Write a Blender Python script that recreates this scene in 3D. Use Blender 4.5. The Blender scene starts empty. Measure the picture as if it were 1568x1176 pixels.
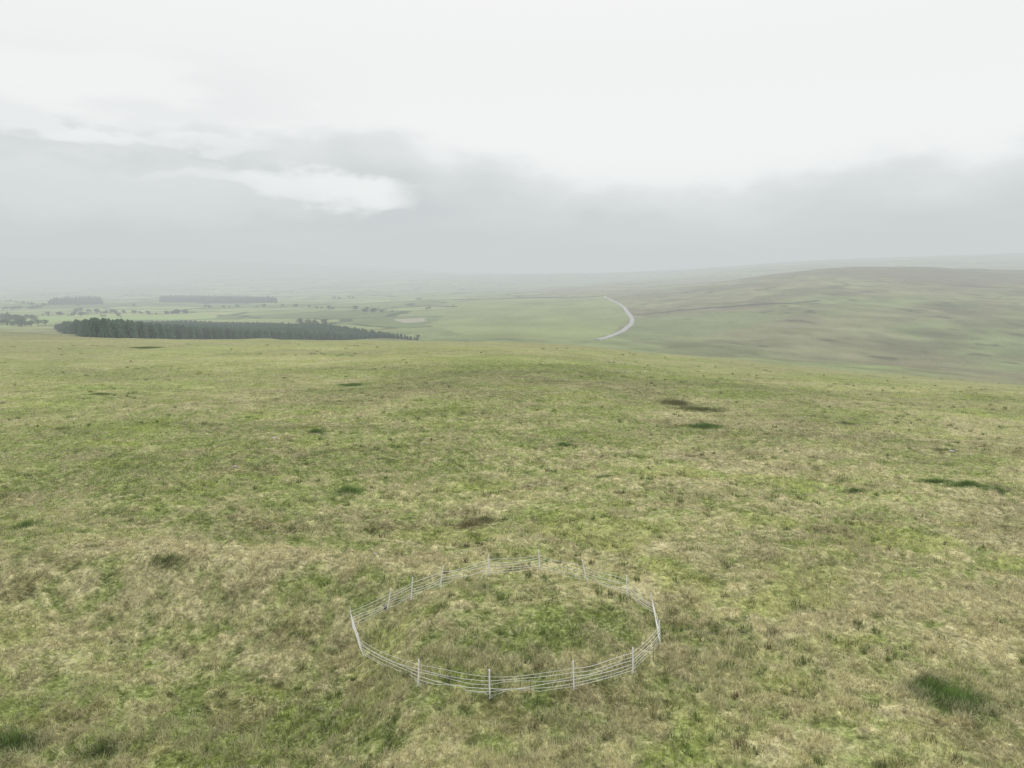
import bpy, math, numpy as np
from mathutils import Vector
rng=np.random.default_rng(7)
scene=bpy.context.scene
H=14.0; PITCH=math.radians(8.5); F=1060.0

# ------------------------------------------------------------ noise
def _hash(ix,iy,seed):
    h=(ix*374761393+iy*668265263+seed*1274126177)&0xffffffff
    h=((h^(h>>13))*1274126177)&0xffffffff
    h=h^(h>>16)
    return h/4294967295.0
def vnoise(x,y,seed=0):
    xf=np.floor(x);yf=np.floor(y)
    fx=x-xf;fy=y-yf
    ix=xf.astype(np.int64);iy=yf.astype(np.int64)
    fx=fx*fx*fx*(fx*(fx*6-15)+10);fy=fy*fy*fy*(fy*(fy*6-15)+10)
    a=_hash(ix,iy,seed);b=_hash(ix+1,iy,seed);c=_hash(ix,iy+1,seed);d=_hash(ix+1,iy+1,seed)
    return (a+(b-a)*fx+(c-a)*fy+(a-b-c+d)*fx*fy)*2-1
def fbm(x,y,oct=4,seed=0,gain=.5):
    s=0;a=1;t=0
    x,y=x*.914-y*.407,x*.407+y*.914
    for o in range(oct):
        s=s+a*vnoise(x,y,seed+o*17);t+=a;a*=gain
        x,y=(x*.8-y*.6)*2.03+13.7,(x*.6+y*.8)*2.03-7.1
    return s/t
def sstep(a,b,x):
    t=np.clip((x-a)/(b-a),0,1);return t*t*(3-2*t)

# ------------------------------------------------------------ terrain heights
SC=np.array([-.85,-.75,-.4,0,.2,.4,.5,.75,.85])
YR=np.array([8,20,60,100,180,250,330,500,800,1300,1700,2300,3500,5000,8000,13000.])
ZT=np.array([
 [0,0,0,0,0,0,0,0,0],
 [0,0,0,0,0,0,0,0,0],
 [-.2,-.2,-.1,.2,.1,-.2,-.5,-.9,-1.0],
 [-1.6,-1.5,-1,-.2,-.8,-1.8,-2.2,-3.3,-3.5],
 [-3.8,-3.8,-3.7,-3.6,-6,-8.8,-10.3,-13.6,-14.2],
 [-6.8,-6.6,-7.6,-8.6,-12,-16.5,-19,-24,-25],
 [-12,-12,-14.5,-17,-21,-26,-29,-34,-35],
 [-23,-23,-28,-31,-35,-37,-38,-38,-38],
 [-36,-36,-38.5,-35,-31,-20,-17,-14,-13],
 [-45,-45,-44,-28,-20,11,18,11,9],
 [-46,-46,-46,-25,-10,34,47,38,36],
 [-50,-50,-46,-24,-2,30,36,32,30],
 [-44,-44,-34,-2,24,88,104,122,122],
 [15,15,30,55,78,140,158,193,193],
 [270,270,235,75,80,110,110,110,110],
 [330,330,200,80,80,80,80,80,80]],float)
def catmull_w(t):
    t2=t*t;t3=t2*t
    return (-.5*t3+t2-.5*t, 1.5*t3-2.5*t2+1, -1.5*t3+2*t2+.5*t, .5*t3-.5*t2)
LY=np.log(YR)
def interp_idx(arr,v):
    i=np.clip(np.searchsorted(arr,v,side='right')-1,0,len(arr)-2)
    t=np.clip((v-arr[i])/(arr[i+1]-arr[i]),0,1)
    return i,t
def table(s,ly):
    i,ti=interp_idx(LY,ly);j,tj=interp_idx(SC,s)
    def row(ii):
        ii=np.clip(ii,0,len(LY)-1)
        def g(jj):return ZT[ii,np.clip(jj,0,len(SC)-1)]
        p0,p1,p2,p3=g(j-1),g(j),g(j+1),g(j+2)
        x0=SC[np.clip(j-1,0,len(SC)-1)];x1=SC[j];x2=SC[j+1];x3=SC[np.clip(j+2,0,len(SC)-1)]
        m1=np.where(x1>x0,(p2-p0)/np.maximum(x2-x0,1e-6),0)*(x2-x1)
        m2=np.where(x3>x2,(p3-p1)/np.maximum(x3-x1,1e-6),0)*(x2-x1)
        t=tj;t2=t*t;t3=t2*t
        return (2*t3-3*t2+1)*p1+(t3-2*t2+t)*m1+(-2*t3+3*t2)*p2+(t3-t2)*m2
    r0,r1,r2,r3=row(i-1),row(i),row(i+1),row(i+2)
    x0=LY[np.clip(i-1,0,len(LY)-1)];x1=LY[i];x2=LY[i+1];x3=LY[np.clip(i+2,0,len(LY)-1)]
    m1=np.where(x1>x0,(r2-r0)/np.maximum(x2-x0,1e-6),0)*(x2-x1)
    m2=np.where(x3>x2,(r3-r1)/np.maximum(x3-x1,1e-6),0)*(x2-x1)
    t=ti;t2=t*t;t3=t2*t
    return (2*t3-3*t2+1)*r1+(t3-2*t2+t)*m1+(-2*t3+3*t2)*r2+(t3-t2)*m2
def tussock(x,y):
    """lumpy tussock relief, roughly 0.4 m clumps"""
    wx=x+.22*vnoise(x/.5,y/.5,301);wy=y+.22*vnoise(x/.5,y/.5,302)
    return fbm(wx/.46,wy/.42,2,41)
def height(x,y,tuss=False):
    x=np.asarray(x,float);y=np.asarray(y,float)
    r=np.hypot(x,y);th=np.arctan2(x,y);ath=np.abs(th);lim=math.atan(.85)
    s=np.where(ath<lim,np.tan(np.minimum(ath,lim)),.85*(math.pi-ath)/(math.pi-lim))*np.sign(th)
    Y=np.where(ath<lim,y,r*math.cos(lim))
    Y=np.maximum(Y,8)
    z=table(s,np.log(Y))
    z=z+.22*fbm(x/7,y/7,2,3)*sstep(8,20,r)*sstep(300,150,r)
    z=z+1.0*fbm(x/26+3,y/22,3,11)*sstep(30,60,r)*sstep(700,300,r)
    z=z+3.2*fbm(x/110,y/110,4,21)*sstep(200,450,r)
    z=z+11*fbm(x/600,y/600,4,31)*sstep(1500,3500,r)
    # bank to the left of the enclosure, falling towards the viewer
    z=z-1.7*sstep(31,25,y+.12*x)*sstep(-2.5,-7,x)*sstep(0,8,y)*sstep(-26,-16,x)
    z=z+.50*np.exp(-(((y+.12*x-31)/3.0)**2))*sstep(-2,-7,x)*sstep(-45,-20,x)
    # low mound under the enclosure
    z=z+.35*np.exp(-(((x-.3)/5.5)**2+((y-26.5)/4.5)**2))
    if tuss:
        f=sstep(140,50,r)
        t1=tussock(x,y);t2=fbm(x/1.9,y/1.9,2,47)
        z=z+f*(.14*t1+.14*t2)
    return z
def survey(u,v):
    """ground point seen along a sight line (theodolite reading from the drone station)"""
    a=(u-784)/F;t=(588-v)/F
    d=np.array([a,math.cos(PITCH)+t*math.sin(PITCH),-math.sin(PITCH)+t*math.cos(PITCH)])
    k=8*np.exp(np.linspace(0,math.log(14000/8),3500))
    zz=H+k*d[2]; hh=height(k*d[0],k*d[1])
    below=np.nonzero(zz<hh)[0]
    i=below[0] if len(below) else len(k)-1
    kk=k[i]
    if 0<i<len(k) and len(below):
        f0=zz[i-1]-hh[i-1];f1=zz[i]-hh[i];kk=k[i-1]+(k[i]-k[i-1])*f0/(f0-f1+1e-9)
    return np.array([kk*d[0],kk*d[1]])
def sv(pts): return np.array([survey(*p) for p in pts])
def inpoly(px,py,poly):
    ins=np.zeros(px.shape,bool);n=len(poly)
    for i in range(n):
        x1,y1=poly[i];x2,y2=poly[(i+1)%n]
        c=((y1>py)!=(y2>py))&(px<(x2-x1)*(py-y1)/(y2-y1+1e-12)+x1)
        ins^=c
    return ins

# ------------------------------------------------------------ land-cover
P_field=sv([(690,460),(800,457),(926,453),(948,468),(962,482),(962,496),(940,510),(912,520),(830,521),(740,516),(690,506),(655,497),(680,480)])
P_field2=sv([(975,487),(1120,478),(1210,484),(1120,508),(1010,520),(955,512)])
P_lawn=sv([(0,500),(60,498),(130,490),(330,487),(330,482),(180,480),(60,484),(0,492)])
P_bare=sv([(605,489),(650,487),(656,492),(640,494),(612,494)])
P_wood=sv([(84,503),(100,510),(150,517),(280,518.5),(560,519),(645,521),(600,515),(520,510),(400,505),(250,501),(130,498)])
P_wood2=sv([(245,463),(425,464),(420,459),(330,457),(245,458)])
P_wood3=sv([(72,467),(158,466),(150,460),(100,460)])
RUSH=[ # u,v,rx,ry,tall,brown
 (535,752,.95,.75,.5,0),(1458,1070,1.2,.9,.5,0),(1430,1050,.7,.5,.4,.1),(1430,738,1.3,.4,.35,.1),(1480,744,1.6,.45,.38,0),(1525,752,.9,.4,.35,.1),
 (1308,752,.75,.4,.35,.1),(540,590,1.9,1.0,.4,.1),(1080,653,1.8,1.0,.4,.1),(1035,617,1.8,1.6,.3,.6),(1070,627,2.6,1.6,.35,.6),(865,682,.7,.5,.35,0),
 (718,804,.9,.6,.25,.8),(742,797,.9,.5,.25,.6),(258,860,.7,.45,.28,.4),(40,804,.6,.5,.35,.1),(925,731,.7,.35,.3,.1),(485,662,.9,.5,.4,.1),
 (1295,648,.9,.6,.3,.4),(20,1140,1.0,.6,.4,.1),(155,1150,.6,.4,.3,.3),(1450,690,.8,.4,.25,.2),(225,533,3.5,1.5,.4,.2),(155,604,1.4,.6,.3,.2)]
rush_xy=sv([(a[0],a[1]) for a in RUSH])
MOOR_STRAW=np.array([.465,.430,.238]);MOOR_GREEN=np.array([.250,.310,.090]);MOOR_BROWN=np.array([.285,.250,.125])
def lerp(a,b,t): return a+(b-a)*t[:,None]
def landcover(x,y):
    r=np.hypot(x,y);s=x/np.maximum(np.abs(y),1)
    n1=fbm(x/16,y/10,3,101);n2=fbm(x/3.6,y/2.6,3,111);n3=fbm(x/.9,y/.7,2,121);n4=fbm(x/70,y/40,3,131)
    nearw=sstep(170,60,r);tw=sstep(110,35,r)
    t1=tussock(x,y)
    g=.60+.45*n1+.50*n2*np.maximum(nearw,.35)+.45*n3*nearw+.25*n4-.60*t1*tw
    g=g+.35*np.exp(-(((x+10)/7)**2+((y-22)/4)**2))+.60*np.exp(-(((x-1.2)/1.8)**2+((y-26.5)/2.0)**2))
    g=g+.22*np.exp(-(((x+5)/40)**2+((y-105)/32)**2))
    g=g-.90*np.exp(-(((y+.12*x-31.5)/1.6)**2))*sstep(-2,-6,x)*sstep(-30,-15,x)
    g=g+.05*sstep(90,180,r)
    c=lerp(MOOR_STRAW[None,:],MOOR_GREEN[None,:],np.clip(g,0,1))
    br=sstep(.22,.55,fbm(x/2.6+9,y/2.0,3,141))*nearw
    c=lerp(c,MOOR_BROWN[None,:],br*.5)
    yg=sstep(.25,.55,fbm(x/5+19,y/3.2,3,151))
    c=lerp(c,np.array([[.275,.340,.075]]),yg*.55)
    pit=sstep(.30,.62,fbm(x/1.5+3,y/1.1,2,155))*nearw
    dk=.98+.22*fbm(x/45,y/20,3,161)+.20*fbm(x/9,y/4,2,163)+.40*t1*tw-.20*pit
    dk=dk-.28*np.exp(-(((x+11)/7)**2+((y-23.5)/3.6)**2))-.15*np.exp(-(((x+5)/40)**2+((y-95)/30)**2))  # second term paints the far hump's shading into the cover colour
    dk=dk-.14*np.exp(-(((x-.5)/5.2)**2+((y-26)/4.6)**2)**2)
    c=c*dk[:,None]
    c=lerp(c,np.array([[.300,.300,.160]])*(1+.22*n4+.22*n1)[:,None],sstep(110,240,r)*.5)
    # valley / hills
    far=sstep(260,420,r)
    m=fbm(x/170,y/240,5,171)
    rough=lerp(np.array([[.250,.262,.135]]),np.array([[.180,.165,.100]]),np.clip(.40+1.2*m,0,1))
    rough=lerp(rough,np.array([[.205,.262,.105]]),np.clip(sstep(-.15,.30,fbm(x/120+5,y/150,4,181))*sstep(1600,700,r),0,1)*.75)
    rough=lerp(rough,np.array([[.095,.088,.055]]),sstep(.18,.46,fbm(x/130+1,y/190,5,191))*sstep(.12,.3,s)*.5)
    rough=lerp(rough,np.array([[.06,.070,.04]]),sstep(.42,.6,fbm(x/22+1,y/40,3,198))*sstep(.0,.2,s)*.6)
    rough=rough*(1+.40*fbm(x/22,y/34,3,195))[:,None]
    rough=lerp(rough,np.array([[.120,.098,.066]]),sstep(1250,1650,r)*sstep(2300,1900,r)*sstep(.25,.45,s)*.6)
    cx=x/210+.15*fbm(x/300,y/300,2,7);cy=y/190+.15*fbm(x/300,y/300,2,8)
    d1=np.full(x.shape,9.);d2=np.full(x.shape,9.);idv=np.zeros(x.shape)
    fx=np.floor(cx).astype(np.int64);fy=np.floor(cy).astype(np.int64)
    for i in(-1,0,1):
        for j in(-1,0,1):
            ax=fx+i;ay=fy+j
            qx=ax+.15+.7*_hash(ax,ay,5);qy=ay+.15+.7*_hash(ax,ay,6)
            d=np.abs(cx-qx)*.9+np.abs(cy-qy)
            nw=d<d1
            d2=np.where(nw,d1,np.minimum(d2,d));idv=np.where(nw,_hash(ax,ay,9),idv);d1=np.where(nw,d,d1)
    past=lerp(np.array([[.14,.19,.08]]),np.array([[.30,.34,.15]]),idv)
    past=past*(1+.25*fbm(x/50,y/80,3,199))[:,None]
    past=lerp(past,np.array([[.035,.06,.03]]),sstep(.10,.04,d2-d1)*.9)
    pw=sstep(.06,-.12,s+.12*fbm(x/260,y/260,3,14))*sstep(620,820,r)
    pw=np.maximum(pw,sstep(2200,3000,r)*.6*sstep(.3,.1,s))
    val=lerp(rough,past,pw)
    c=lerp(c,val,far)
    jx=x+7*fbm(x/25,y/25,2,55);jy=y+9*fbm(x/25,y/25,2,56)
    a=inpoly(jx,jy,P_field);c[a]=np.array([.240,.285,.120])*(1+.30*fbm(x[a]/50,y[a]/90,4,77))[:,None]
    a=inpoly(jx,jy,P_field2);c[a]=.5*c[a]+.5*np.array([.19,.26,.11])
    a=inpoly(jx,jy,P_lawn);c[a]=np.array([.29,.38,.14])
    a=inpoly(jx,jy,P_bare);c[a]=np.array([.36,.34,.27])
    for P in(P_wood,P_wood2,P_wood3):
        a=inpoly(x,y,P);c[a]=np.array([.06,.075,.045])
    for (u,v,rx,ry,tl,bn),(qx,qy) in zip(RUSH,rush_xy):
        q=((x-qx)/rx)**2+((y-qy)/ry)**2
        m_=q<3.2
        if m_.any():
            w=sstep(2.6,.3,q[m_]+1.0*n3[m_]+.5*n2[m_])*.75
            t=np.array([[.11,.170,.045]])*(1-bn)+np.array([[.14,.11,.06]])*bn
            c[m_]=lerp(c[m_],t,w)
    return np.clip(c,.01,.9)

# ------------------------------------------------------------ helpers
def mesh_obj(name,V,Fc,mat,col=None,parent=None,smooth=False):
    me=bpy.data.meshes.new(name)
    V=np.asarray(V,np.float32);Fc=np.asarray(Fc,np.int32);k=Fc.shape[1]
    me.vertices.add(len(V));me.vertices.foreach_set('co',V.ravel())
    me.loops.add(Fc.size);me.loops.foreach_set('vertex_index',Fc.ravel())
    me.polygons.add(len(Fc));me.polygons.foreach_set('loop_start',np.arange(0,Fc.size,k,dtype=np.int32))
    me.polygons.foreach_set('loop_total',np.full(len(Fc),k,np.int32))
    me.polygons.foreach_set('use_smooth',np.full(len(Fc),smooth,bool))
    me.update(calc_edges=True)
    if col is not None:
        a=me.color_attributes.new('cover','FLOAT_COLOR','POINT')
        a.data.foreach_set('color',np.column_stack([col,np.ones(len(col))]).astype(np.float32).ravel())
    me.materials.append(mat)
    ob=bpy.data.objects.new(name,me);scene.collection.objects.link(ob)
    if parent: ob.parent=parent
    return ob
def new_mat(name):
    m=bpy.data.materials.new(name);m.use_nodes=True;nt=m.node_tree
    for n in list(nt.nodes):
        if n.type!='OUTPUT_MATERIAL':nt.nodes.remove(n)
    return m,nt,[n for n in nt.nodes][0]
def N(nt,t,**kw):
    n=nt.nodes.new(t)
    for k,v in kw.items(): setattr(n,k,v)
    return n
def math_n(nt,op,a,b=None,c=None,clamp=False):
    n=nt.nodes.new('ShaderNodeMath');n.operation=op;n.use_clamp=clamp
    for i,q in enumerate((a,b,c)):
        if q is None: continue
        if isinstance(q,(int,float)): n.inputs[i].default_value=q
        else: nt.links.new(q,n.inputs[i])
    return n.outputs[0]

# ------------------------------------------------------------ materials
def ground_material():
    m,nt,out=new_mat('moorland_turf');L=nt.links.new
    at=N(nt,'ShaderNodeAttribute',attribute_name='cover')
    geo=N(nt,'ShaderNodeNewGeometry')
    def noise(sc,det,rough=.6):
        n=N(nt,'ShaderNodeTexNoise');n.inputs['Scale'].default_value=sc;n.inputs['Detail'].default_value=det;n.inputs['Roughness'].default_value=rough
        L(geo.outputs['Position'],n.inputs['Vector']);return n.outputs[0]
    def rmp(v,a,b,c,d):
        n=N(nt,'ShaderNodeMapRange');n.inputs[1].default_value=a;n.inputs[2].default_value=b;n.inputs[3].default_value=c;n.inputs[4].default_value=d
        L(v,n.inputs[0]);return n.outputs[0]
    nA=noise(3.2,3,.7);nB=noise(.8,3,.65);nD=noise(7.5,3,.7)
    f=math_n(nt,'MULTIPLY',rmp(nA,.3,.7,.54,1.46),rmp(nB,.3,.7,.82,1.18))
    f=math_n(nt,'MULTIPLY',f,rmp(nD,.3,.7,.62,1.36))
    mul=N(nt,'ShaderNodeVectorMath',operation='SCALE');L(at.outputs['Color'],mul.inputs[0]);L(f,mul.inputs['Scale'])
    mix=N(nt,'ShaderNodeMix',data_type='RGBA');L(math_n(nt,'MULTIPLY',rmp(nD,.53,.62,0,1),rmp(nB,.36,.62,.02,.65)),mix.inputs['Factor'])
    L(mul.outputs[0],mix.inputs['A']);mix.inputs['B'].default_value=(.54,.51,.35,1)
    b=N(nt,'ShaderNodeBsdfDiffuse')
    L(mix.outputs['Result'],b.inputs['Color'])
    bp=N(nt,'ShaderNodeBump');bp.inputs['Strength'].default_value=.9;bp.inputs['Distance'].default_value=.2
    hsum=math_n(nt,'ADD',nA,math_n(nt,'MULTIPLY',nD,.5));L(hsum,bp.inputs['Height'])
    L(bp.outputs[0],b.inputs['Normal']);L(b.outputs[0],out.inputs['Surface']);return m
def leaf_material(name,trans=.35,col=None,var=.25,scale=.6):
    m,nt,out=new_mat(name);L=nt.links.new
    mul=N(nt,'ShaderNodeVectorMath',operation='SCALE')
    if col is None:
        at=N(nt,'ShaderNodeAttribute',attribute_name='cover');L(at.outputs['Color'],mul.inputs[0]);mul.inputs['Scale'].default_value=1
    else:
        mul.inputs[0].default_value=col
        geo=N(nt,'ShaderNodeNewGeometry')
        n=N(nt,'ShaderNodeTexNoise');n.inputs['Scale'].default_value=scale;n.inputs['Detail'].default_value=3;L(geo.outputs['Position'],n.inputs['Vector'])
        L(math_n(nt,'MULTIPLY_ADD',n.outputs[0],var*4,1-var*2),mul.inputs['Scale'])
    d=N(nt,'ShaderNodeBsdfDiffuse');t=N(nt,'ShaderNodeBsdfTranslucent');mx=N(nt,'ShaderNodeMixShader');mx.inputs[0].default_value=trans
    L(mul.outputs[0],d.inputs['Color']);L(mul.outputs[0],t.inputs['Color']);L(d.outputs[0],mx.inputs[1]);L(t.outputs[0],mx.inputs[2]);L(mx.outputs[0],out.inputs['Surface'])
    return m
def plain_material(name,col,rough=.7,scale=3,var=.15):
    m,nt,out=new_mat(name);L=nt.links.new
    geo=N(nt,'ShaderNodeNewGeometry');n=N(nt,'ShaderNodeTexNoise');n.inputs['Scale'].default_value=scale;n.inputs['Detail'].default_value=4
    L(geo.outputs['Position'],n.inputs['Vector'])
    f=math_n(nt,'MULTIPLY_ADD',n.outputs[0],var*2,1-var)
    mul=N(nt,'ShaderNodeVectorMath',operation='SCALE');mul.inputs[0].default_value=col;L(f,mul.inputs['Scale'])
    b=N(nt,'ShaderNodeBsdfPrincipled');b.inputs['Roughness'].default_value=rough;L(mul.outputs[0],b.inputs['Base Color']);L(b.outputs[0],out.inputs['Surface']);return m
M_ground=ground_material();M_grass=leaf_material('grass_blades',.45)
M_conifer=leaf_material('conifer_needles',.2,(.100,.160,.105),.35,.10)
M_leaf=leaf_material('broadleaf_foliage',.25,(.09,.13,.055),.35,.5)
M_white=plain_material('white_plastic',(.88,.88,.86),.5,6,.03)
M_wire=plain_material('polywire',(.88,.88,.85),.5,6,.05)
M_road=plain_material('road_surface',(.36,.36,.35),.9,.4,.1);M_stone=plain_material('stone',(.45,.44,.41),.9,8,.25)
M_wall=plain_material('gritstone',(.18,.18,.15),.95,.6,.3);M_dark=plain_material('black_plastic',(.03,.03,.03),.5)
M_wood=plain_material('weathered_timber',(.20,.18,.13),.9)

# ------------------------------------------------------------ ground sheet
lim=46
th=np.radians(np.concatenate([np.linspace(-180,-lim,70,endpoint=False),np.linspace(-lim,lim,900),np.linspace(lim,180,71)[1:]]))[:-1]
rr=np.concatenate([[.02,2,4,6,8,9.5,11,12],12*np.exp(np.linspace(0,math.log(90/12),430))[1:],90*np.exp(np.linspace(0,math.log(13500/90),640))[1:]])
R,T=np.meshgrid(rr,th,indexing='ij')
X=(R*np.sin(T)).ravel();Yv=(R*np.cos(T)).ravel()
Z=height(X,Yv,True)
nr,nc=R.shape
idx=np.arange(nr*nc).reshape(nr,nc);nx=np.roll(idx,-1,axis=1)
Fq=np.stack([idx[:-1],nx[:-1],nx[1:],idx[1:]],-1).reshape(-1,4)[:,::-1]
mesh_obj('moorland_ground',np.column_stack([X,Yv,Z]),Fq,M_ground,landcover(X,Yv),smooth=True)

# ------------------------------------------------------------ grass tufts
def blades(px,py,base,length,width,lean,col,az=None):
    n=len(px);a=rng.uniform(0,2*np.pi,n) if az is None else az;ln=lean
    tip=np.column_stack([px+np.cos(a)*length*np.sin(ln),py+np.sin(a)*length*np.sin(ln),base+length*np.cos(ln)])
    b=a+np.pi/2+rng.uniform(-.6,.6,n)
    dx=np.cos(b)*width*.5;dy=np.sin(b)*width*.5
    v0=np.column_stack([px-dx,py-dy,base-.03]);v1=np.column_stack([px+dx,py+dy,base-.03])
    V=np.stack([v0,v1,tip],1).reshape(-1,3)
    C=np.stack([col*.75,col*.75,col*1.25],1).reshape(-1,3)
    return V,np.arange(3*n).reshape(-1,3),C
nt_=160000
yy=13*np.exp(rng.uniform(0,1,nt_)**.95*math.log(130/13))
ss=rng.uniform(-1,1,nt_)
tx=ss*yy*.92;ty=yy
tus=tussock(tx,ty);drift=fbm(tx/3.2,ty/2.4,3,222)
keep=rng.random(nt_)<(.34+1.0*tus+.45*drift)
tx,ty,tus,drift=tx[keep],ty[keep],tus[keep],drift[keep];nt_=len(tx)
tc=landcover(tx,ty)
straw=rng.random(nt_)<np.clip(.30+.7*tus+.7*drift,.04,.85)
tc=np.where(straw[:,None],tc*.42+np.array([.54,.505,.345])*.70,tc*1.04)*rng.uniform(.70,1.30,(nt_,1))
B=8
ix=np.repeat(np.arange(nt_),B);sp=.06*(1+ty[ix]/70)
bx=tx[ix]+rng.normal(0,1,len(ix))*sp;by=ty[ix]+rng.normal(0,1,len(ix))*sp
k=1+ty[ix]/60
out_az=np.arctan2(by-ty[ix],bx-tx[ix])+rng.normal(0,.7,len(ix))
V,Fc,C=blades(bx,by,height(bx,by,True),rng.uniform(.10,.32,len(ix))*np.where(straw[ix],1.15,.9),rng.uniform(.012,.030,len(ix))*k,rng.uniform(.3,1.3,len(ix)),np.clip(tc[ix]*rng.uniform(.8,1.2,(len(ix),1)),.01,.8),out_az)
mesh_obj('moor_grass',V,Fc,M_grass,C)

# small scattered tufts of rush and dark sedge
nd=1700
yy=14*np.exp(rng.uniform(0,1,nd)*math.log(200/14));dx_=rng.uniform(-.9,.9,nd)*yy
kp=fbm(dx_/12,yy/12,2,333)+rng.normal(0,.25,nd)>.12
dx_,yy=dx_[kp],yy[kp];nd=len(dx_)
rad=rng.uniform(.07,.27,nd)*(1+yy/160);per=34
ix=np.repeat(np.arange(nd),per);a=rng.uniform(0,6.283,len(ix));q=np.sqrt(rng.random(len(ix)))
px=dx_[ix]+np.cos(a)*q*rad[ix]*1.3;py=yy[ix]+np.sin(a)*q*rad[ix]
bn=rng.random(nd)[ix][:,None]**2.2
c=(np.array([.16,.235,.065])*(1-bn)+np.array([.22,.17,.10])*bn)*rng.uniform(.65,1.3,(len(ix),1))
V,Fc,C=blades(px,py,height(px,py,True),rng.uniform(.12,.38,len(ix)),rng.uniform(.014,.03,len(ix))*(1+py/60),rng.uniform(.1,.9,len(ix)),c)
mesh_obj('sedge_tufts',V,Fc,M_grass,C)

# rush clumps: blades thinning out to an uneven edge
for (u,v,rx,ry,tall,bn),(qx,qy) in zip(RUSH,rush_xy):
    n=int(min(4200,480*rx*ry*math.pi+120))
    a=rng.uniform(0,2*np.pi,n);q=np.abs(rng.normal(0,.62,n))*(1+.35*np.sin(a*3+u)+.2*np.sin(a*5+v))
    px=qx+rx*q*np.cos(a);py=qy+ry*q*np.sin(a)
    c=(np.array([.155,.245,.062])*(1-bn)+np.array([.20,.155,.085])*bn)*rng.uniform(.6,1.5,(n,1))
    kk=max(1,qy/40)
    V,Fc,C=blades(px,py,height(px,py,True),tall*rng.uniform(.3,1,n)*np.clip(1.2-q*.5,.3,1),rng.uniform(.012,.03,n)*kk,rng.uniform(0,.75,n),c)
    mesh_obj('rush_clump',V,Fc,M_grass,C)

# ------------------------------------------------------------ temporary fence ring
fence=bpy.data.objects.new('electric_fence',None);scene.collection.objects.link(fence)
ring_uv=[(750,1065),(879,1060),(969,1031),(1011,988),(1003,940),(960,915),(900,890),(827,877),(749,880),(673,896),(629,916),(592,934),(541,966),(557,1003),(640,1049)]
leans=[(0,0),(-.02,0),(-.02,0),(-.03,0),(-.12,.0),(-.02,0),(-.16,0),(-.05,0),(-.01,0),(.1,0),(.05,0),(.13,0),(-.06,0),(-.12,0),(.03,0)]
ring=sv(ring_uv)
def tube(p,q,r0,r1=None,n=6):
    p=np.array(p,float);q=np.array(q,float);r1=r0 if r1 is None else r1
    d=q-p;d/=np.linalg.norm(d)+1e-9
    a=np.cross(d,[0,0,1.]) if abs(d[2])<.9 else np.cross(d,[1.,0,0]);a/=np.linalg.norm(a);b=np.cross(d,a)
    an=np.arange(n)*2*np.pi/n
    c=np.cos(an)[:,None]*a+np.sin(an)[:,None]*b
    V=np.vstack([p+c*r0,q+c*r1,[p],[q]])
    Fc=[]
    for i in range(n):
        j=(i+1)%n
        Fc+= [(i,j,n+j),(i,n+j,n+i),(2*n,j,i),(2*n+1,n+i,n+j)]
    return V,np.array(Fc)
class Acc:
    def __init__(s): s.V=[];s.F=[];s.n=0
    def add(s,vf):
        s.V.append(vf[0]);s.F.append(vf[1]+s.n);s.n+=len(vf[0])
    def make(s,name,mat,parent=None): return mesh_obj(name,np.vstack(s.V),np.vstack(s.F),mat,parent=parent)
hooks=[];PH=1.0
wires_h=[.12,.24,.37,.50,.64,.79]
post=Acc();clips=Acc()
for i,((x,y),(lx,ly)) in enumerate(zip(ring,leans)):
    z=float(height(np.array([x]),np.array([y]),True)[0])
    ph=PH*rng.uniform(.93,1.06)
    top=np.array([x+lx*ph*1.6+rng.normal(0,.012),y+ly*ph,z+ph]);bot=np.array([x,y,z-.15])
    rad=.032 if i not in(3,4,12,13) else .020
    post.add(tube(bot,top,rad,rad*.85))
    post.add(tube(top,top+[0,0,.03],rad*1.15,.018))
    ax=(top-bot)/np.linalg.norm(top-bot)
    post.add(tube(bot+ax*.20,bot+ax*.20+np.array([.12,0,.0]),.010))
    hk=[]
    for w in wires_h:
        p=bot+ax*(w+.15);hk.append(p);clips.add(tube(p-[.0,.04,0],p+[.0,.04,0],.012))
    hooks.append(hk)
post.make('posts',M_white,fence);clips.make('insulators',M_white,fence)
wr=Acc();n=len(hooks)
for i in range(n):
    j=(i+1)%n
    for w in range(len(wires_h)):
        p,q=hooks[i][w],hooks[j][w];L_=np.linalg.norm(q-p);seg=12
        sag=.026*L_*(.3+1.4*rng.random());tilt=rng.normal(0,.02)
        pts=[]
        for t in np.linspace(0,1,seg+1):
            c=p*(1-t)+q*t;c=c-np.array([0,0,sag*4*t*(1-t)+tilt*math.sin(6.28*t)])
            g=float(height(np.array([c[0]]),np.array([c[1]]),True)[0])+.07
            c[2]=max(c[2],g);pts.append(c)
        rad=rng.choice([.0062,.0080,.0100])
        for a,b in zip(pts[:-1],pts[1:]): wr.add(tube(a,b,rad,n=4))
wr.make('wires',M_wire,fence)
st=Acc()
for (u,v) in [(688,1056),(812,1063),(1000,1012),(868,884),(710,888)]:
    x,y=survey(u,v);z=float(height(np.array([x]),np.array([y]))[0]);st.add(tube([x,y,z-.1],[x+.02,y,z+.6],.013,.011))
st.make('stakes',M_wood,fence)

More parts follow.
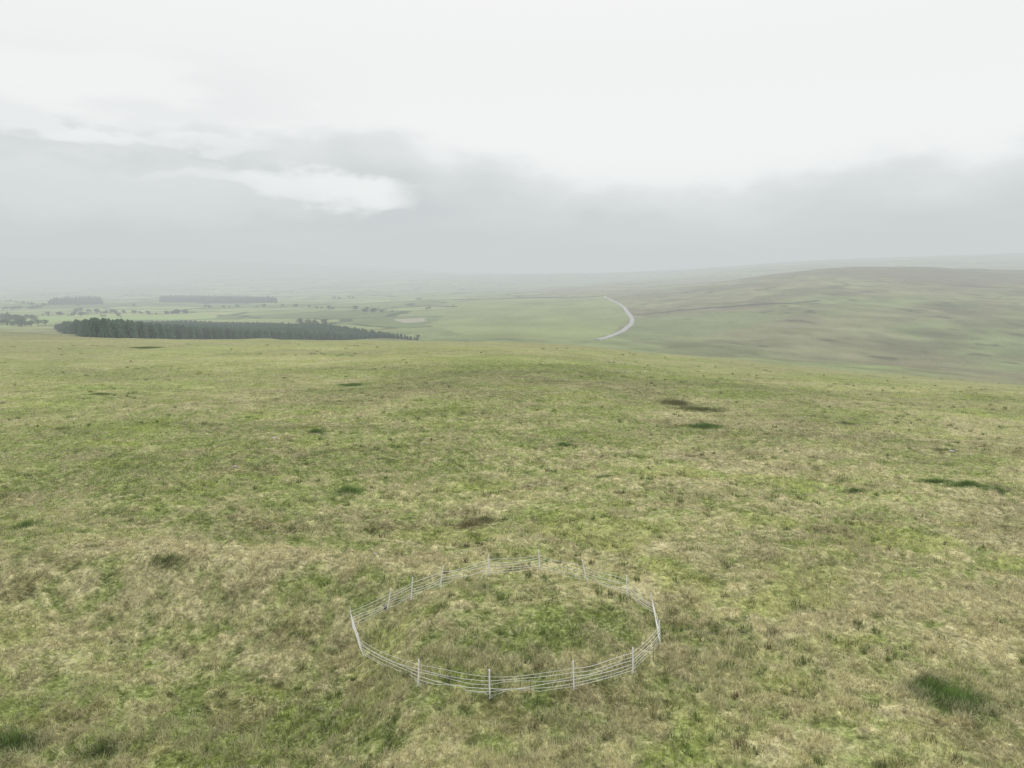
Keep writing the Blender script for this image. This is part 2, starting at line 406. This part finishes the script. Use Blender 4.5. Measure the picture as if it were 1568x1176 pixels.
# fence energiser: box with lid and handle
def boxvf(c,sx,sy,sz,tp=.85):
    x,y,z=c
    V=np.array([(x+a*sx*(tp if k else 1),y+b*sy*(tp if k else 1),z+k*sz) for k in(0,1) for a,b in((-1,-1),(1,-1),(1,1),(-1,1))])
    Q=[(3,2,1,0),(4,5,6,7),(0,1,5,4),(1,2,6,5),(2,3,7,6),(3,0,4,7)]
    Fc=[];
    for a,b,c_,d in Q: Fc+=[(a,b,c_),(a,c_,d)]
    return V,np.array(Fc)
x,y=survey(590,933);z=float(height(np.array([x]),np.array([y]),True)[0])
e=Acc();e.add(boxvf((x,y,z-.02),.065,.05,.13,.92));e.add(boxvf((x,y,z+.113),.07,.055,.03,.7))
e.add(tube((x-.04,y,z+.14),(x-.04,y,z+.19),.006));e.add(tube((x+.04,y,z+.14),(x+.04,y,z+.19),.006));e.add(tube((x-.04,y,z+.19),(x+.04,y,z+.19),.007))
e.make('fence_energiser',M_dark)

# stones
import bmesh
for (u,v,sz) in [(360,716,.14),(1457,692,.17),(1232,640,.12),(575,852,.07),(215,760,.08),(1340,905,.06),(420,672,.2),(940,775,.07),(1170,519,1.0),(1182,508,.8),(1420,517,.8)]:
    x,y=survey(u,v);bm=bmesh.new();bmesh.ops.create_icosphere(bm,subdivisions=3,radius=1)
    for w in bm.verts:
        c=w.co;f=1+.25*math.sin(c.x*3+u)*math.cos(c.y*2.6+v)+.12*math.sin(c.z*7+u)
        w.co=Vector((c.x*f*sz*1.3,c.y*f*sz*.9,max(c.z,-.6)*f*sz*.65))
    me=bpy.data.meshes.new('stone');bm.to_mesh(me);bm.free();me.materials.append(M_stone)
    o=bpy.data.objects.new('stone',me);scene.collection.objects.link(o);o.location=(x,y,float(height(np.array([x]),np.array([y]),True)[0])+sz*.2);o.rotation_euler[2]=u

# ------------------------------------------------------------ road, tracks, walls
def smooth_path(pts,step):
    pts=np.array(pts,float);out=[]
    P=np.vstack([2*pts[0]-pts[1],pts,2*pts[-1]-pts[-2]])
    for i in range(1,len(P)-2):
        k=max(2,int(np.linalg.norm(P[i+1]-P[i])/step))
        for t in np.linspace(0,1,k,endpoint=False):
            w=catmull_w(t);out.append(w[0]*P[i-1]+w[1]*P[i]+w[2]*P[i+1]+w[3]*P[i+2])
    out.append(P[-2]);return np.array(out)
def ribbon(name,pts,width,mat,lift,step=8,thick=.6):
    c=smooth_path(pts,step);d=np.gradient(c,axis=0);d/=np.linalg.norm(d,axis=1)[:,None]+1e-9;nn=np.column_stack([-d[:,1],d[:,0]])
    offs=[-.62,-.5,-.25,0,.25,.5,.62];V=[]
    zc=np.max([height(*(c+nn*width*o).T) for o in(-.5,0,.5)],axis=0)+lift
    for o in offs:
        p=c+nn*width*o;z=zc+(.04*width*.2*(1-abs(o)*2) if abs(o)<=.5 else -thick)
        V.append(np.column_stack([p,z]))
    k=len(offs);V=np.stack(V,1).reshape(-1,3);m=len(c)
    I=np.arange(m*k).reshape(m,k)
    Q=np.stack([I[:-1,:-1],I[:-1,1:],I[1:,1:],I[1:,:-1]],-1).reshape(-1,4)[:,::-1]
    return mesh_obj(name,V,Q,mat,smooth=True)
ribbon('moorland_road',sv([(926,454),(938,461),(950,467),(958,474),(964,482),(968,490),(964,499),(955,506),(942,512),(928,517),(914,520.5)]),5.2,M_road,.35,6,2)
def wall(name,pts,h=1.4,w=.8,mat=M_wall,step=10):
    c=smooth_path(pts,step);d=np.gradient(c,axis=0);d/=np.linalg.norm(d,axis=1)[:,None]+1e-9;nn=np.column_stack([-d[:,1],d[:,0]])
    z=height(c[:,0],c[:,1]);hh=h*(1+.25*rng.normal(0,1,len(c)))
    V=np.stack([np.column_stack([c-nn*w*.5,z-1]),np.column_stack([c-nn*w*.3,z+hh]),np.column_stack([c+nn*w*.3,z+hh]),np.column_stack([c+nn*w*.5,z-1])],1).reshape(-1,3)
    I=np.arange(len(c)*4).reshape(-1,4)
    Q=np.stack([I[:-1,:-1],I[:-1,1:],I[1:,1:],I[1:,:-1]],-1).reshape(-1,4)
    return mesh_obj(name,V,Q,mat)
wall('dry_stone_wall',sv([(690,459.5),(760,458),(850,456),(924,453)]),1.6,1.2)
wall('dry_stone_wall',sv([(975,483),(1040,476),(1110,471),(1185,466),(1255,461)]),1.5,1.0)
wall('dry_stone_wall',sv([(560,477),(620,471),(700,470)]),1.3,1)

# ------------------------------------------------------------ trees
def conifer_proto(seed):
    r=np.random.default_rng(seed);A=Acc();A.add(tube((0,0,-.5),(0,0,.8),.02*1.0,.012,5))
    T=7
    for k in range(T):
        z0=.12+.80*k/T;rad=.22*(1-k/T)**.55+.04;zt=min(1,z0+.20);n=9
        an=np.arange(n)*2*np.pi/n+r.uniform(0,6);rd=rad*r.uniform(.6,1.25,n);zz=z0-rad*.35*r.uniform(.4,1.4,n)
        V=np.vstack([np.column_stack([np.cos(an)*rd,np.sin(an)*rd,zz]),[[r.normal(0,.008),r.normal(0,.008),zt]]])
        inner=np.column_stack([np.cos(an+np.pi/n)*rad*.6,np.sin(an+np.pi/n)*rad*.6,np.full(n,z0+.02)])
        V=np.vstack([V,inner]);Fc=[]
        for i in range(n):
            j=(i+1)%n;Fc+=[(i,n+1+i,n),(n+1+i,j,n)]
        A.add((V,np.array(Fc)))
    return np.vstack(A.V),np.vstack(A.F)
CP=[conifer_proto(s) for s in range(5)]
def scatter(name,protos,xy,hs,mat,wf=1.0):
    V=[];Fc=[];n=0
    zs=height(xy[:,0],xy[:,1])
    for (x,y),h,z in zip(xy,hs,zs):
        pv,pf=protos[rng.integers(len(protos))];a=rng.uniform(0,6.28);c,s=math.cos(a),math.sin(a);w=h*wf*rng.uniform(.85,1.2)
        V.append(np.column_stack([(pv[:,0]*c-pv[:,1]*s)*w+x,(pv[:,0]*s+pv[:,1]*c)*w+y,pv[:,2]*h+z]));Fc.append(pf+n);n+=len(pv)
    return mesh_obj(name,np.vstack(V),np.vstack(Fc),mat)
def fill(poly,sx,sy,jit=.3,ang=.5):
    c=poly.mean(0);ca,sa=math.cos(ang),math.sin(ang);D=np.abs(poly-c).max()*1.5
    g=np.stack(np.meshgrid(np.arange(-D,D,sx),np.arange(-D,D,sy)),-1).reshape(-1,2)
    g=g+rng.normal(0,jit,g.shape)*np.array([sx,sy])*.5
    g=np.column_stack([g[:,0]*ca-g[:,1]*sa,g[:,0]*sa+g[:,1]*ca])+c
    return g[inpoly(g[:,0],g[:,1],poly)]
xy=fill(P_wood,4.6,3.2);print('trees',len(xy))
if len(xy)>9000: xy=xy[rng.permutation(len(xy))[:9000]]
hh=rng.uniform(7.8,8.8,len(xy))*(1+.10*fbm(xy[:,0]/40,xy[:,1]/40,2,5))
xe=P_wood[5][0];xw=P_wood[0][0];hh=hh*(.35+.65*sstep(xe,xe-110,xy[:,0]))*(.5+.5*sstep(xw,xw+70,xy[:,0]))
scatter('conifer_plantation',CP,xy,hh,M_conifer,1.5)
for P in(P_wood2,P_wood3):
    xy=fill(P,7,6)
    if len(xy)>2500: xy=xy[rng.permutation(len(xy))[:2500]]
    if len(xy): scatter('conifer_plantation',CP,xy,rng.uniform(6,13,len(xy))*(1+.5*fbm(xy[:,0]/30,xy[:,1]/30,2,6)),M_conifer,1.3)
def broad_proto(seed):
    r=np.random.default_rng(seed);A=Acc();A.add(tube((0,0,-.05),(.01,0,.35),.035,.022,6))
    cl=[]
    for i in range(6):
        a=i*1.05+r.uniform(-.4,.4);q=np.array([math.cos(a)*r.uniform(.18,.34),math.sin(a)*r.uniform(.18,.34),r.uniform(.38,.8)])
        A.add(tube((.01,0,.25),q,.016,.005,4));cl.append((q,r.uniform(.14,.22)))
    cl.append((np.array([0,0,.82]),.17));cl.append((np.array([0,0,.55]),.22))
    for q,rad in cl:
        n=80;d=r.normal(0,1,(n,3));d/=np.linalg.norm(d,axis=1)[:,None]
        p=q+d*rad*r.uniform(.35,1.1,(n,1))*np.array([1.15,1.15,.85])
        t1=r.normal(0,.045,(n,3));t2=r.normal(0,.045,(n,3))
        V=np.stack([p,p+t1,p+t2],1).reshape(-1,3);A.add((V,np.arange(3*n).reshape(-1,3)))
    return np.vstack(A.V),np.vstack(A.F)
BP=[broad_proto(s) for s in range(4)]
lines=[((0,488),(45,492),26),((0,497),(48,500),26),((120,478),(290,480),46),((0,462),(70,470),24),((270,430),(340,431),16),((380,430),(470,428),24),((440,470),(570,478),10),
 ((460,497),(490,499),8),((500,458),(550,457),10),((560,480),(700,470),8),((10,445),(260,440),36),((180,452),(240,455),12),((480,440),(700,436),22),((0,475),(60,472),20),((70,438),(200,450),12),((710,424),(860,428),14),
 ((300,472),(440,470),10),((330,446),(480,449),16),((0,431),(200,430),22),((0,455),(110,452),22),((60,484),(180,486),14)]
allxy=[];hs=[]
for p,q,n_ in lines:
    P=sv([p,q])
    for i in range(n_):
        t=rng.random();allxy.append(P[0]*(1-t)+P[1]*t+rng.normal(0,6,2));hs.append(rng.uniform(3,9))
scatter('hedgerow_trees',BP,np.array(allxy),np.array(hs),M_leaf,1.3)
for (u,v,h) in [(450,433,12),(513,458,9),(483,498,8),(205,470,9),(12,489,11),(28,493,9),(534,457,9),(120,470,8),(300,434,10),(640,519,4)]:
    scatter('broadleaf_tree',BP,sv([(u,v)]),np.array([h]),M_leaf,1.1)

# ------------------------------------------------------------ haze (absorbing layer; its glow stands in for scattered daylight)
bm=bmesh.new();bmesh.ops.create_cube(bm,size=1);me=bpy.data.meshes.new('haze')
for w in bm.verts: w.co=Vector((w.co.x*44000,w.co.y*44000,(-400 if w.co.z<0 else 200)))
bm.to_mesh(me);bm.free()
m,nt,out=new_mat('haze_glow');D=1/2300
ab=N(nt,'ShaderNodeVolumeAbsorption');ab.inputs['Color'].default_value=(0,0,0,1);ab.inputs['Density'].default_value=D
em=N(nt,'ShaderNodeEmission');em.inputs['Color'].default_value=(.600,.640,.640,1);em.inputs['Strength'].default_value=D
ad=N(nt,'ShaderNodeAddShader');nt.links.new(ab.outputs[0],ad.inputs[0]);nt.links.new(em.outputs[0],ad.inputs[1]);nt.links.new(ad.outputs[0],out.inputs['Volume'])
me.materials.append(m);o=bpy.data.objects.new('haze',me);scene.collection.objects.link(o)

# ------------------------------------------------------------ sky
SUN_EL=math.radians(48);SUN_AZ=math.radians(12)
w=bpy.data.worlds.new('World');scene.world=w;w.use_nodes=True;nt=w.node_tree;L=nt.links.new
for n_ in list(nt.nodes): nt.nodes.remove(n_)
wo=N(nt,'ShaderNodeOutputWorld');bg=N(nt,'ShaderNodeBackground');bg.inputs['Strength'].default_value=1
sky=N(nt,'ShaderNodeTexSky',sky_type='NISHITA');sky.sun_disc=False;sky.sun_elevation=SUN_EL;sky.sun_rotation=SUN_AZ
tc_=N(nt,'ShaderNodeTexCoord');sep=N(nt,'ShaderNodeSeparateXYZ');L(tc_.outputs['Generated'],sep.inputs[0])
az=math_n(nt,'ARCTAN2',sep.outputs[0],sep.outputs[1]);el=sep.outputs[2]
def wnoise(sx,sz,det,off=0):
    mp=N(nt,'ShaderNodeMapping');mp.inputs['Scale'].default_value=(sx,sx,sz);mp.inputs['Location'].default_value=(off,off*.7,off*.3)
    L(tc_.outputs['Generated'],mp.inputs[0]);n_=N(nt,'ShaderNodeTexNoise');n_.inputs['Scale'].default_value=1;n_.inputs['Detail'].default_value=det;n_.inputs['Roughness'].default_value=.5
    L(mp.outputs[0],n_.inputs['Vector']);return n_.outputs[0]
nz=wnoise(8,16,4);nz2=wnoise(4,17,3,4.3);nz3=wnoise(16,38,3,9.1)
cr=N(nt,'ShaderNodeValToRGB');cr.color_ramp.interpolation='B_SPLINE'
stops=[(-180,.16),(-90,.17),(-50,.18),(-35.8,.190),(-29.7,.182),(-24,.188),(-15,.194),(-9,.188),(-4,.168),(1,.154),(6,.136),(11.3,.122),(17.7,.122),(21,.134),(25.6,.150),(31,.150),(37,.146),(60,.17),(180,.16)]
els=cr.color_ramp.elements
for i in range(len(stops)-2): els.new(.5)
for i,(a,e_) in enumerate(stops):
    els[i].position=(a+180)/360
for i,(a,e_) in enumerate(stops):
    els[i].color=(e_*4,)*3+(1,)
L(math_n(nt,'MULTIPLY_ADD',az,1/(2*math.pi),.5),cr.inputs[0])
bnd=math_n(nt,'MULTIPLY',cr.outputs[0],.25)
bnd=math_n(nt,'ADD',bnd,math_n(nt,'MULTIPLY_ADD',nz,.07,-.035))
bnd=math_n(nt,'ADD',bnd,math_n(nt,'MULTIPLY_ADD',nz3,.03,-.015))
def mr(v,a,b,c=0,d=1,smooth=True):
    n_=N(nt,'ShaderNodeMapRange');n_.interpolation_type='SMOOTHSTEP' if smooth else 'LINEAR'
    n_.inputs[1].default_value=a;n_.inputs[2].default_value=b;n_.inputs[3].default_value=c;n_.inputs[4].default_value=d;L(v,n_.inputs[0]);return n_.outputs[0]
depth=math_n(nt,'SUBTRACT',bnd,el)
mask=math_n(nt,'MULTIPLY_ADD',mr(depth,-.012,.018),.5,math_n(nt,'MULTIPLY',mr(depth,-.03,.06),.5))
def gap(a0,e0,wa,we,amp=1.0,tilt=0.0):
    da=math_n(nt,'SUBTRACT',az,math.radians(a0))
    de=math_n(nt,'SUBTRACT',el,e0)
    de=math_n(nt,'ADD',de,math_n(nt,'MULTIPLY',da,tilt));de=math_n(nt,'ADD',de,math_n(nt,'MULTIPLY_ADD',nz3,.06,-.03))
    q=math_n(nt,'ADD',math_n(nt,'POWER',math_n(nt,'ABSOLUTE',math_n(nt,'DIVIDE',da,wa)),2),math_n(nt,'POWER',math_n(nt,'ABSOLUTE',math_n(nt,'DIVIDE',de,we)),2))
    return mr(q,0,2.2,amp,0)
for g in(gap(-12.0,.116,.060,.020,1.0,.06),gap(-16,.126,.085,.016,.75,.12),gap(-22,.132,.09,.009,.35,.0),gap(-31.5,.172,.075,.010,.75,.06),gap(-23,.172,.07,.009,.5,0),gap(-26,.112,.22,.035,.30,0)):
    mask=math_n(nt,'MULTIPLY',mask,math_n(nt,'SUBTRACT',1,g))
wis=math_n(nt,'MULTIPLY',mr(nz2,.44,.62),math_n(nt,'MULTIPLY',mr(el,.31,.21),mr(az,math.radians(-8),math.radians(-24))))
mask=math_n(nt,'MAXIMUM',mask,math_n(nt,'MULTIPLY',wis,.34))
grey=N(nt,'ShaderNodeMix',data_type='RGBA');L(math_n(nt,'ADD',mr(depth,.0,.09,0,.75),math_n(nt,'MULTIPLY_ADD',nz2,1.9,-.85),clamp=True),grey.inputs['Factor'])
grey.inputs['A'].default_value=(.80,.82,.83,1);grey.inputs['B'].default_value=(.625,.660,.675,1)
wh=N(nt,'ShaderNodeMix',data_type='RGBA');L(mr(el,.08,.30),wh.inputs['Factor']);wh.inputs['A'].default_value=(1.14,1.135,1.135,1);wh.inputs['B'].default_value=(1.0,.99,.99,1)
mx=N(nt,'ShaderNodeMix',data_type='RGBA');L(mask,mx.inputs['Factor']);L(wh.outputs['Result'],mx.inputs['A']);L(grey.outputs['Result'],mx.inputs['B'])
sc=N(nt,'ShaderNodeVectorMath',operation='SCALE');L(sky.outputs[0],sc.inputs[0]);sc.inputs['Scale'].default_value=.06
m2=N(nt,'ShaderNodeMix',data_type='RGBA');m2.inputs['Factor'].default_value=.04;L(mx.outputs['Result'],m2.inputs['A']);L(sc.outputs[0],m2.inputs['B'])
L(m2.outputs['Result'],bg.inputs['Color']);L(bg.outputs[0],wo.inputs['Surface'])

sd=bpy.data.lights.new('sun','SUN');sd.energy=1.5;sd.angle=math.radians(10);sd.color=(1,.96,.88)
so=bpy.data.objects.new('sun',sd);scene.collection.objects.link(so)
dirv=Vector((math.sin(SUN_AZ)*math.cos(SUN_EL),math.cos(SUN_AZ)*math.cos(SUN_EL),math.sin(SUN_EL)))
so.rotation_euler=dirv.to_track_quat('Z','Y').to_euler();so.location=(0,0,60)

cd=bpy.data.cameras.new('camera');cd.sensor_fit='HORIZONTAL';cd.sensor_width=36;cd.lens=36*F/1568;cd.clip_start=.1;cd.clip_end=60000
co=bpy.data.objects.new('camera',cd);scene.collection.objects.link(co);co.location=(0,0,H);co.rotation_euler=(math.pi/2-PITCH,0,0)
scene.camera=co
scene.view_settings.view_transform='Standard';scene.view_settings.look='None';scene.view_settings.exposure=0
